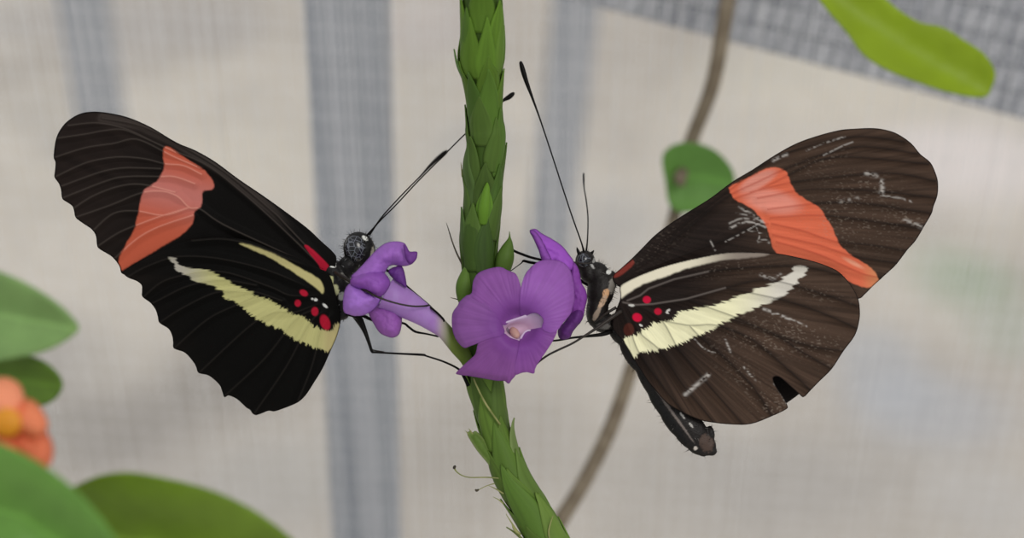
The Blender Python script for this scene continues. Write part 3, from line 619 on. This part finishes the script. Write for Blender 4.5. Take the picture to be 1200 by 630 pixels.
tube('bud', [(548,360,-1.0,5),(545,350,-1.1,9),(544,335,-1.1,10),(546,322,-1.0,7),(549,312,-.8,4),(551,306,-.7,.6)], M_green, spike, 14, 6, col=(92, 122, 48))
tube('bud', [(586,326,-.6,6),(589,315,-.8,9.5),(592,302,-.9,10.5),(594.5,292,-.9,8),(596.5,284,-.9,4.5),(597.2,278,-.9,1.4),(597,271,-.9,.4)], M_green, spike, 14, 6, col=(84, 112, 44))
tube('bud', [(566,262,-2.0,5),(567,246,-2.5,7),(569,230,-2.7,5.6),(570.5,220,-2.7,3.6),(571,214,-2.6,1)], M_green, spike, 12, 5, col=(98, 138, 40))

PUR = lin((158, 88, 184)); PURD = lin((104, 48, 130)); LIL = lin((190, 150, 220)); PALE = lin((240, 216, 246))
def petal(parent, outline, d0, tilt=(0, 0), bulge=1.2, bw=14, col=(158, 90, 186), col2=None, c2=None, ctr=None, edge=.5, step=1.0, wob=.55, seed=1, label=None, curl=0.0):
    ol = np.array(outline, float); cc = ol.mean(0); cc2 = np.array(ctr if ctr is not None else cc, float)
    def dep(V, dd):
        h = 1 - (1 - np.clip(dd/bw, 0, 1))**2
        return d0 + tilt[0]*(V[:, 0]-cc[0])/100 + tilt[1]*(V[:, 1]-cc[1])/100 - bulge*h + wob*(fbm(V[:, 0]/13, V[:, 1]/13, seed)-.5) - .28*wob*np.abs(fbm(V[:, 0]/9+V[:, 1]/22, V[:, 1]/9-V[:, 0]/22, seed+9)-.5)*4 - curl*np.exp(-(dd/2.2)**2)
    def colr(V, dd):
        th, r = polar(V, cc2); c = np.tile(lin(col), (len(V), 1)) * (.86 + .2*fbm(V[:, 0]/16, V[:, 1]/16, seed+5) + .08*vn(th*26, r*.03, seed+2))[:, None]
        if c2 is not None: c = mix(c, lin(col2)[None], c2(V))
        return mix(c, PURD[None], edge*(1 - sstep(0, 2.2, dd)))
    o = sheet('petal', outline, dep, colr, M_petal, parent, step, 0.00012, 3)
    if label: o['label'] = label
    return o
# --- flower that faces the camera
RIM = [(588,381),(592,377.5),(602,374),(611,371),(622,367),(630,367),(637,374.6),(635,385.5),(618,387),(612,393.5),(609,400),(600,397),(592,393),(588.5,388)]
def funnel():
    rim = catmull(RIM, 3, True); n = len(rim); V = []; F = []; C = []
    levels = [(0, -5.9), (.3, -5.5), (.6, -5.0), (.85, -4.6), (1, -4.3)]
    end = np.array([606, 386.]); m = rim.mean(0)
    for t, d in levels:
        for k, q in enumerate(rim):
            a = math.atan2(q[1]-m[1], q[0]-m[0]); e = end + np.array([13*math.cos(a), 7*math.sin(a)])
            pt = q*(1-t) + e*t; V.append(P(pt[0], pt[1], d))
            C.append(mix(PALE, lin((238, 206, 230)), np.array(t*(1.0))))
    for i in range(len(levels)-1):
        for k in range(n): F.append([i*n+k, i*n+(k+1) % n, (i+1)*n+(k+1) % n, (i+1)*n+k])
    F.append([(len(levels)-1)*n+k for k in range(n)])
    return solid(mesh_obj('flower', V, F, M_petal, spike, np.array(C)), .00015)
fl = funnel(); fl['label'] = 'open purple flower facing forward with a pale throat'
O_ = np.array([608, 382.])
def lobe(outline, off, col, seed, label=None):
    def dep(V, dd):
        r = np.hypot(*(V - O_).T)
        return -7.2 + off + 2.6*(np.clip(r-22, 0, None)/70)**2 + 1.6*np.exp(-(np.clip(r-12, 0, None)/9)**2) + 0.55*np.exp(-(dd/4)**2)*sstep(45, 72, r) + .5*(fbm(V[:, 0]/26, V[:, 1]/26, 3)-.5) - .12*vn(np.arctan2(V[:, 1]-382, V[:, 0]-608)*30, r*.02, 8)*sstep(20, 50, r)
    def colr(V, dd):
        th, r = polar(V, O_)
        c = np.tile(lin(col), (len(V), 1)) * (.86 + .18*fbm(V[:, 0]/18, V[:, 1]/18, seed) + .18*vn(th*40, r*.02, 8))[:, None]
        c = mix(c, lin((122, 56, 150))[None], .55*np.exp(-((r-26)/14)**2))
        return mix(c, PURD[None], .4*(1 - sstep(0, 2.0, dd))*sstep(50, 75, r))
    return sheet('petal', outline, dep, colr, M_petal, fl, 1.0, .00013, 3)
lobe([(588,381),(570,366),(556,356),(548,349),(553,343),(554,336),(555,329),(560.7,320),(573,315),(586,313),(595,317),(603,320),(606.7,325),(610.5,336),(611.5,348),(611,371),(600,375)], .03, (150, 90, 168), 3)
lobe([(588,380),(572,358),(552,345),(539.6,352.8),(536.6,358),(530.6,367),(530,380.6),(532,391),(536.6,400),(544,407),(550,405.5),(560.7,401.5),(575,396),(590,392)], .0, (148, 92, 166), 5)
lobe([(589,390),(575,394),(561,401),(557.7,413.8),(548.7,422.9),(537,434),(535.5,438),(550,440),(565,442.5),(583,445.5),(591,445.5),(596,449),(600,444),(605,438),(612,425),(611,410),(609,400),(598,396)], .06, (146, 86, 160), 7)
lobe([(609,399),(606,415),(602,432),(605,438.5),(610.5,436.5),(618,435.5),(625.6,437),(628,429),(637.6,415),(648,398.7),(653,386),(648,378),(636,383),(618,387),(612,393)], .02, (148, 86, 166), 9)
lobe([(611,371),(609,350),(611,336),(613.5,326),(619.5,316),(628.6,308),(636,305),(648,304.5),(660,308),(668,317),(672,332),(673,350.5),(671,358),(668.6,367),(660,377.6),(652.7,387),(645,390),(635,385),(637,374.6),(630,367),(622,367)], -.04, (160, 98, 184), 11)
# stamens in the throat
tube('stamen', [(600,385,-4.6,3),(602,388,-4.9,4.8),(604,391,-5.2,5),(605.5,394,-5.5,3.8),(606,396,-5.5,1)], vcol('stamen', .6, .3), fl, 10, 4, col=(196, 154, 142))
tube('pedicel', [(600,386,-4.2,10),(592,391,-2.8,9),(582,396,-1.4,7.5),(574,400,-.6,6)], M_petal, fl, 16, 4, col=(150, 130, 150))
# --- flower seen from the side, facing left
f2 = tube('flower', [(550,428,-1.2,6.5),(545,418,-1.9,8),(537,407,-2.5,9.5),(529,397,-3.0,9.5),(521,388,-3.2,9.3),(511,379.5,-3.4,11),(498,370,-3.6,13),(484,361,-3.6,15.5),(468,352,-3.6,18),(452,344,-3.6,20)], M_petal, spike, 22, 6, col=(180, 140, 205))
f2['label'] = 'purple flower seen from the side, facing left'
def recolor_tube(o, fn):
    me = o.data; n = len(me.vertices); V = np.empty(n*3); me.vertices.foreach_get('co', V); V = V.reshape(-1, 3) + origin(o)
    rel = V - CAM; z = rel @ FWD; Q = np.stack([600 + (rel @ RIGHT)/z*D/K, 315 - (rel @ UP)/z*D/K], 1)
    c = np.ones((n, 4)); c[:, :3] = fn(Q); me.color_attributes['Col'].data.foreach_set('color', c.ravel())
def f2col(Q):
    c = mix(lin((186, 148, 214))[None], lin((170, 120, 196))[None], fbm(Q[:, 0]/8, Q[:, 1]/8, 2))
    c = mix(c, lin((190, 176, 176))[None], sstep(507, 520, Q[:, 0])); c = mix(c, lin((116, 134, 58))[None], sstep(515, 530, Q[:, 0]))
    return mix(c, lin((96, 118, 44))[None], sstep(530, 545, Q[:, 0]))
recolor_tube(f2, f2col)
petal(f2, [(462,313),(470.5,312),(474,321),(476,336),(470.5,333),(462,327),(455,318)], -4.6, (0, 0), .5, 6, (112, 60, 146), seed=3, edge=.7)
petal(f2, [(432,365),(439,380),(445,389),(452,393),(460,395),(467.5,390.7),(470.5,377),(469,366),(461.5,360),(448,356),(437,358)], -3.2, (0, -1), 1.4, 10, (164, 100, 186), seed=4)
petal(f2, [(412,325),(418,318),(425,310.7),(435.8,298.7),(445,289.6),(454,284.5),(464.5,283),(473.5,285),(477,290),(480,295),(488,295),(488.5,299),(487,304),(481,309.5),(470.5,311.5),(461.5,310),(455,312),(449,322),(440,328),(426,330)], -4.6, (1.5, 0), 1.7, 14, (174, 114, 208), seed=5, edge=.35)
petal(f2, [(473,286),(478,292.6),(480,295),(488,295),(488.5,299),(487,304),(481,309.5),(476,303)], -6.6, (-1, 0), .3, 5, (120, 66, 150), seed=6, edge=.6, label='curled darker tip of the upper petal')
petal(f2, [(412,326),(420,321),(432,317),(446,317.5),(453,323),(457,331),(453,340),(446,347),(436,346),(424,340),(412,334)], -5.6, (.6, 0), 1.9, 11, (156, 92, 190), seed=7, edge=.3)
petal(f2, [(409,333),(404,342),(402.5,354.5),(403.5,365),(410,368),(416,369.6),(424,369),(431,366.6),(440,360),(446,351),(446,345),(434,339),(420,333)], -4.8, (.4, 0), 2.3, 15, (186, 130, 226), seed=8, edge=.3)
# --- flower behind, facing right
f3 = tube('flower', [(582,392,-.6,7),(596,384,-.9,9),(615,370,-1.0,11),(635,356,-1.0,14),(652,346,-1.0,17)], M_petal, spike, 18, 6, col=(176, 136, 200))
f3['label'] = 'purple flower mostly hidden behind the open one, facing right'
petal(f3, [(621,271),(624,268.8),(628.6,269),(634.6,273.6),(648,281),(658.8,288.7),(666,297.7),(672,307),(668,318),(650,320),(640,312),(636,304),(631.6,293),(625.6,279.6)], -2.4, (0, -2), 1.2, 9, (172, 92, 208), seed=12, edge=.6)
petal(f3, [(621,271),(624,269.5),(629,273),(636,283),(641,294),(646,305),(636,305),(631.6,293),(625.6,279.6)], -3.7, (0, -2), .5, 5, (152, 84, 182), seed=14, edge=.8, label='folded edge of the upper petal')
petal(f3, [(668,312),(672,307),(678,316),(681,331),(686,340),(687.5,350.5),(685,361),(683,371.6),(677,380.6),(668,378),(664,360),(664,335)], -2.5, (-1, 0), .8, 8, (146, 74, 172), seed=15, edge=.5)
petal(f3, [(683,371.6),(677,380.6),(671,388),(667,395.7),(657,396.8),(654,389.7),(655.7,383.7),(662,377),(670,366),(680,362)], -2.9, (-1, 0), .9, 8, (108, 54, 132), seed=16, edge=.5)

# ------------------------------------------------------------------ blurred plants
def leaf(name, parent, outline, d0, tilt, col, midrib, bulge=1.0, step=3.0, label=None, mid_d=.5, coll=None):
    mr = np.array(midrib, float)
    ss = np.linspace(0, 1, 7)[1:-1]
    def dep(V, dd):
        m, _ = nearest(mr, V, False); cc = np.mean(outline, 0)
        return d0 + tilt[0]*(V[:, 0]-cc[0])/100 + tilt[1]*(V[:, 1]-cc[1])/100 - bulge*(1-np.exp(-(m/30)**2)) + .8*(fbm(V[:, 0]/40, V[:, 1]/40, 3)-.5)
    def colr(V, dd):
        m, q = nearest(mr, V, False); t = (q - mr[0]) @ (mr[-1]-mr[0]) / 20
        side = np.abs(np.sin((t*.35 - m*.02)*3.0)); c = np.tile(lin(col), (len(V), 1))*(.88 + .24*fbm(V[:, 0]/30, V[:, 1]/30, 7))[:, None]
        lc = lin(coll if coll is not None else np.minimum(np.array(col)*1.2, 255))
        c = mix(c, lc[None], .7*np.exp(-(m/2.5)**2) + .25*np.exp(-(side/.12)**2))
        return c
    o = sheet(name, outline, dep, colr, M_leaf, parent, step, .00025, 4)
    if label: o['label'] = label
    return o
# vine behind the right butterfly
vb = P(640, 640, 80); vine_base = np.array([vb[0] - 0.01, vb[1] + 0.01, 0])
vine = empty('vine', vine_base, 'thin brown blurred vine with one round green leaf, behind the right butterfly', 'vine')
pth, r = px_path([(868,-60,93,9.5),(853,0,95,9.5),(836,95,97,9),(812,160,99,8.5),(803,195,99,11),(797,225,99,8.5),(786,270,99,7.5),(764,350,99,8),(742,425,98,8.5),(716,500,97,9),(684,565,96,9),(655,612,95,9.5),(640,640,95,9.5)], 6)
pth = np.vstack([[pth[0] + np.array([.01, .012, .25])], [pth[0] + np.array([.004, .006, .08])], pth, [pth[-1] + np.array([-.012, .0, -.06])], [pth[-1] + np.array([-.014, 0, -.3])], [vine_base]]); r = np.concatenate([[.001, .0013], r, [.0016, .0018, .002]])
V, F = tube_data(pth, r, 12); mesh_obj('stem', V, F, M_twig, vine)
leaf('leaf', vine, [(776,186),(784,173),(800,167),(818,168),(836,175),(850,187),(860,203),(860,222),(848,238),(830,246),(808,249),(792,247),(783,236),(780,215)], 94, (0, 3), (108, 156, 70), [(797,205),(825,208),(856,215)], 1.5)
tube('petiole', [(805,190,99,8),(800,200,95,8),(797,210,91,7),(800,217,91,3)], M_twig, vine, 10, 4)
# leaf hanging in from the top right
tr = P(1010, -30, 60)
br_base = np.array([0.42, 0.075, 0.0])
br = empty('branch', br_base, 'yellow-green blurred leaf hanging in at the upper right corner on its branch', 'leafy branch')
lp = P(950, -25, 52)
pth = catmull([br_base, (0.43, .06, .6), (0.42, .05, 1.15), (0.30, .04, 1.30), (0.15, .035, 1.27), lp + np.array([.004, 0, .02]), lp], 8)
V, F = tube_data(pth, np.linspace(.004, .0007, len(pth)), 10); mesh_obj('twig', V, F, M_twig, br)
leaf('leaf', br, [(946,-30),(955,-8),(975,18),(994,40),(1012,64),(1040,82),(1075,96),(1112,108),(1152,114),(1162,102),(1166,84),(1152,62),(1128,46),(1105,32),(1078,26),(1054,12),(1030,-8),(1000,-30),(970,-40)], 54, (3, -2), (150, 176, 20), [(950,-25),(1000,15),(1070,60),(1155,108)], 2.5, coll=(150, 176, 40))
# leafy plant at the lower left, in front
pl0 = P(-95, 640, -46); pl_base = np.array([pl0[0]-.01, pl0[1] - 0.01, 0])
pl = empty('leafy_plant', pl_base, 'blurred green leafy plant with an orange flower in the lower left corner', 'plant')
pth, r = px_path([(-70,300,-44,7),(-85,400,-44,10),(-90,500,-45,13),(-95,640,-46,15)], 6)
pth = np.vstack([pth, [pth[-1] + np.array([-.004, -.004, -.05])], [pth[-1] + np.array([-.008, -.008, -.3])], [pl_base]]); r = np.concatenate([r, [.0014, .002, .003]])
V, F = tube_data(pth, r, 12); mesh_obj('stem', V, F, M_twig2, pl)
leaf('leaf', pl, [(-86,340),(-60,315),(-20,314),(8,322),(35,335),(62,352),(82,370),(92,385),(78,398),(52,411),(20,419),(-30,424),(-70,400)], -44, (-3, 2), (144, 180, 110), [(-86,350),(0,368),(90,385)], 2)
leaf('leaf', pl, [(-88,440),(-40,418),(5,414),(40,419),(62,432),(73,450),(64,467),(42,476),(12,470),(-30,468),(-70,462)], -40, (-3, 2), (108, 142, 54), [(-88,445),(0,442),(72,452)], 2)
leaf('leaf', pl, [(-92,560),(-70,520),(-30,515),(5,522),(42,541),(78,566),(112,600),(140,640),(160,690),(120,700),(40,690),(-40,660),(-85,610)], -52, (-3, 4), (118, 168, 74), [(-92,570),(30,605),(160,695)], 2.5)
leaf('leaf', pl, [(-60,650),(0,620),(60,585),(95,566),(122,556),(155,554),(195,561),(240,572),(282,590),(320,614),(352,642),(372,672),(330,690),(250,700),(160,700),(60,690)], -44, (-2, 4), (124, 154, 46), [(-60,655),(100,625),(250,640),(372,673)], 2.5)
tube('petiole', [(-90,650,-45,5),(-60,652,-44.5,4),(-20,645,-44,3)], M_twig2, pl)
fo = tube('flower', [(-92,560,-45,5),(-60,530,-46,5),(-25,505,-48,5),(4,496,-50,6),(9,495,-51,5)], M_leaf, pl, 12, 5, col=(120, 140, 60)); fo['label'] = 'orange flower with a yellow centre'
def opet(ol, d0, col, seed): petal(fo, ol, d0, (0, -5), 1.2, 16, col, edge=0, step=2.5, seed=seed, wob=.6)
opet([(4,495),(-15,470),(-14,448),(4,442),(22,450),(28,468),(18,488)], -50.5, (255, 168, 128), 21)
opet([(6,494),(20,472),(36,468),(50,482),(56,500),(44,512),(22,506)], -50.9, (252, 152, 108), 22)
opet([(6,496),(24,496),(48,500),(60,516),(62,534),(54,548),(36,546),(16,526)], -50.5, (248, 140, 100), 23)
opet([(6,497),(22,515),(24,538),(8,552),(-14,548),(-22,528),(-10,508)], -50.9, (252, 150, 106), 24)
opet([(5,496),(-10,506),(-34,506),(-46,492),(-40,474),(-20,470),(-4,482)], -50.7, (252, 158, 116), 25)
ellipsoid('eye_ring', fo, 8, 495, -52.6, 12, 12, 5, 0, M_leaf, (244, 170, 50)).name = 'flower_centre'
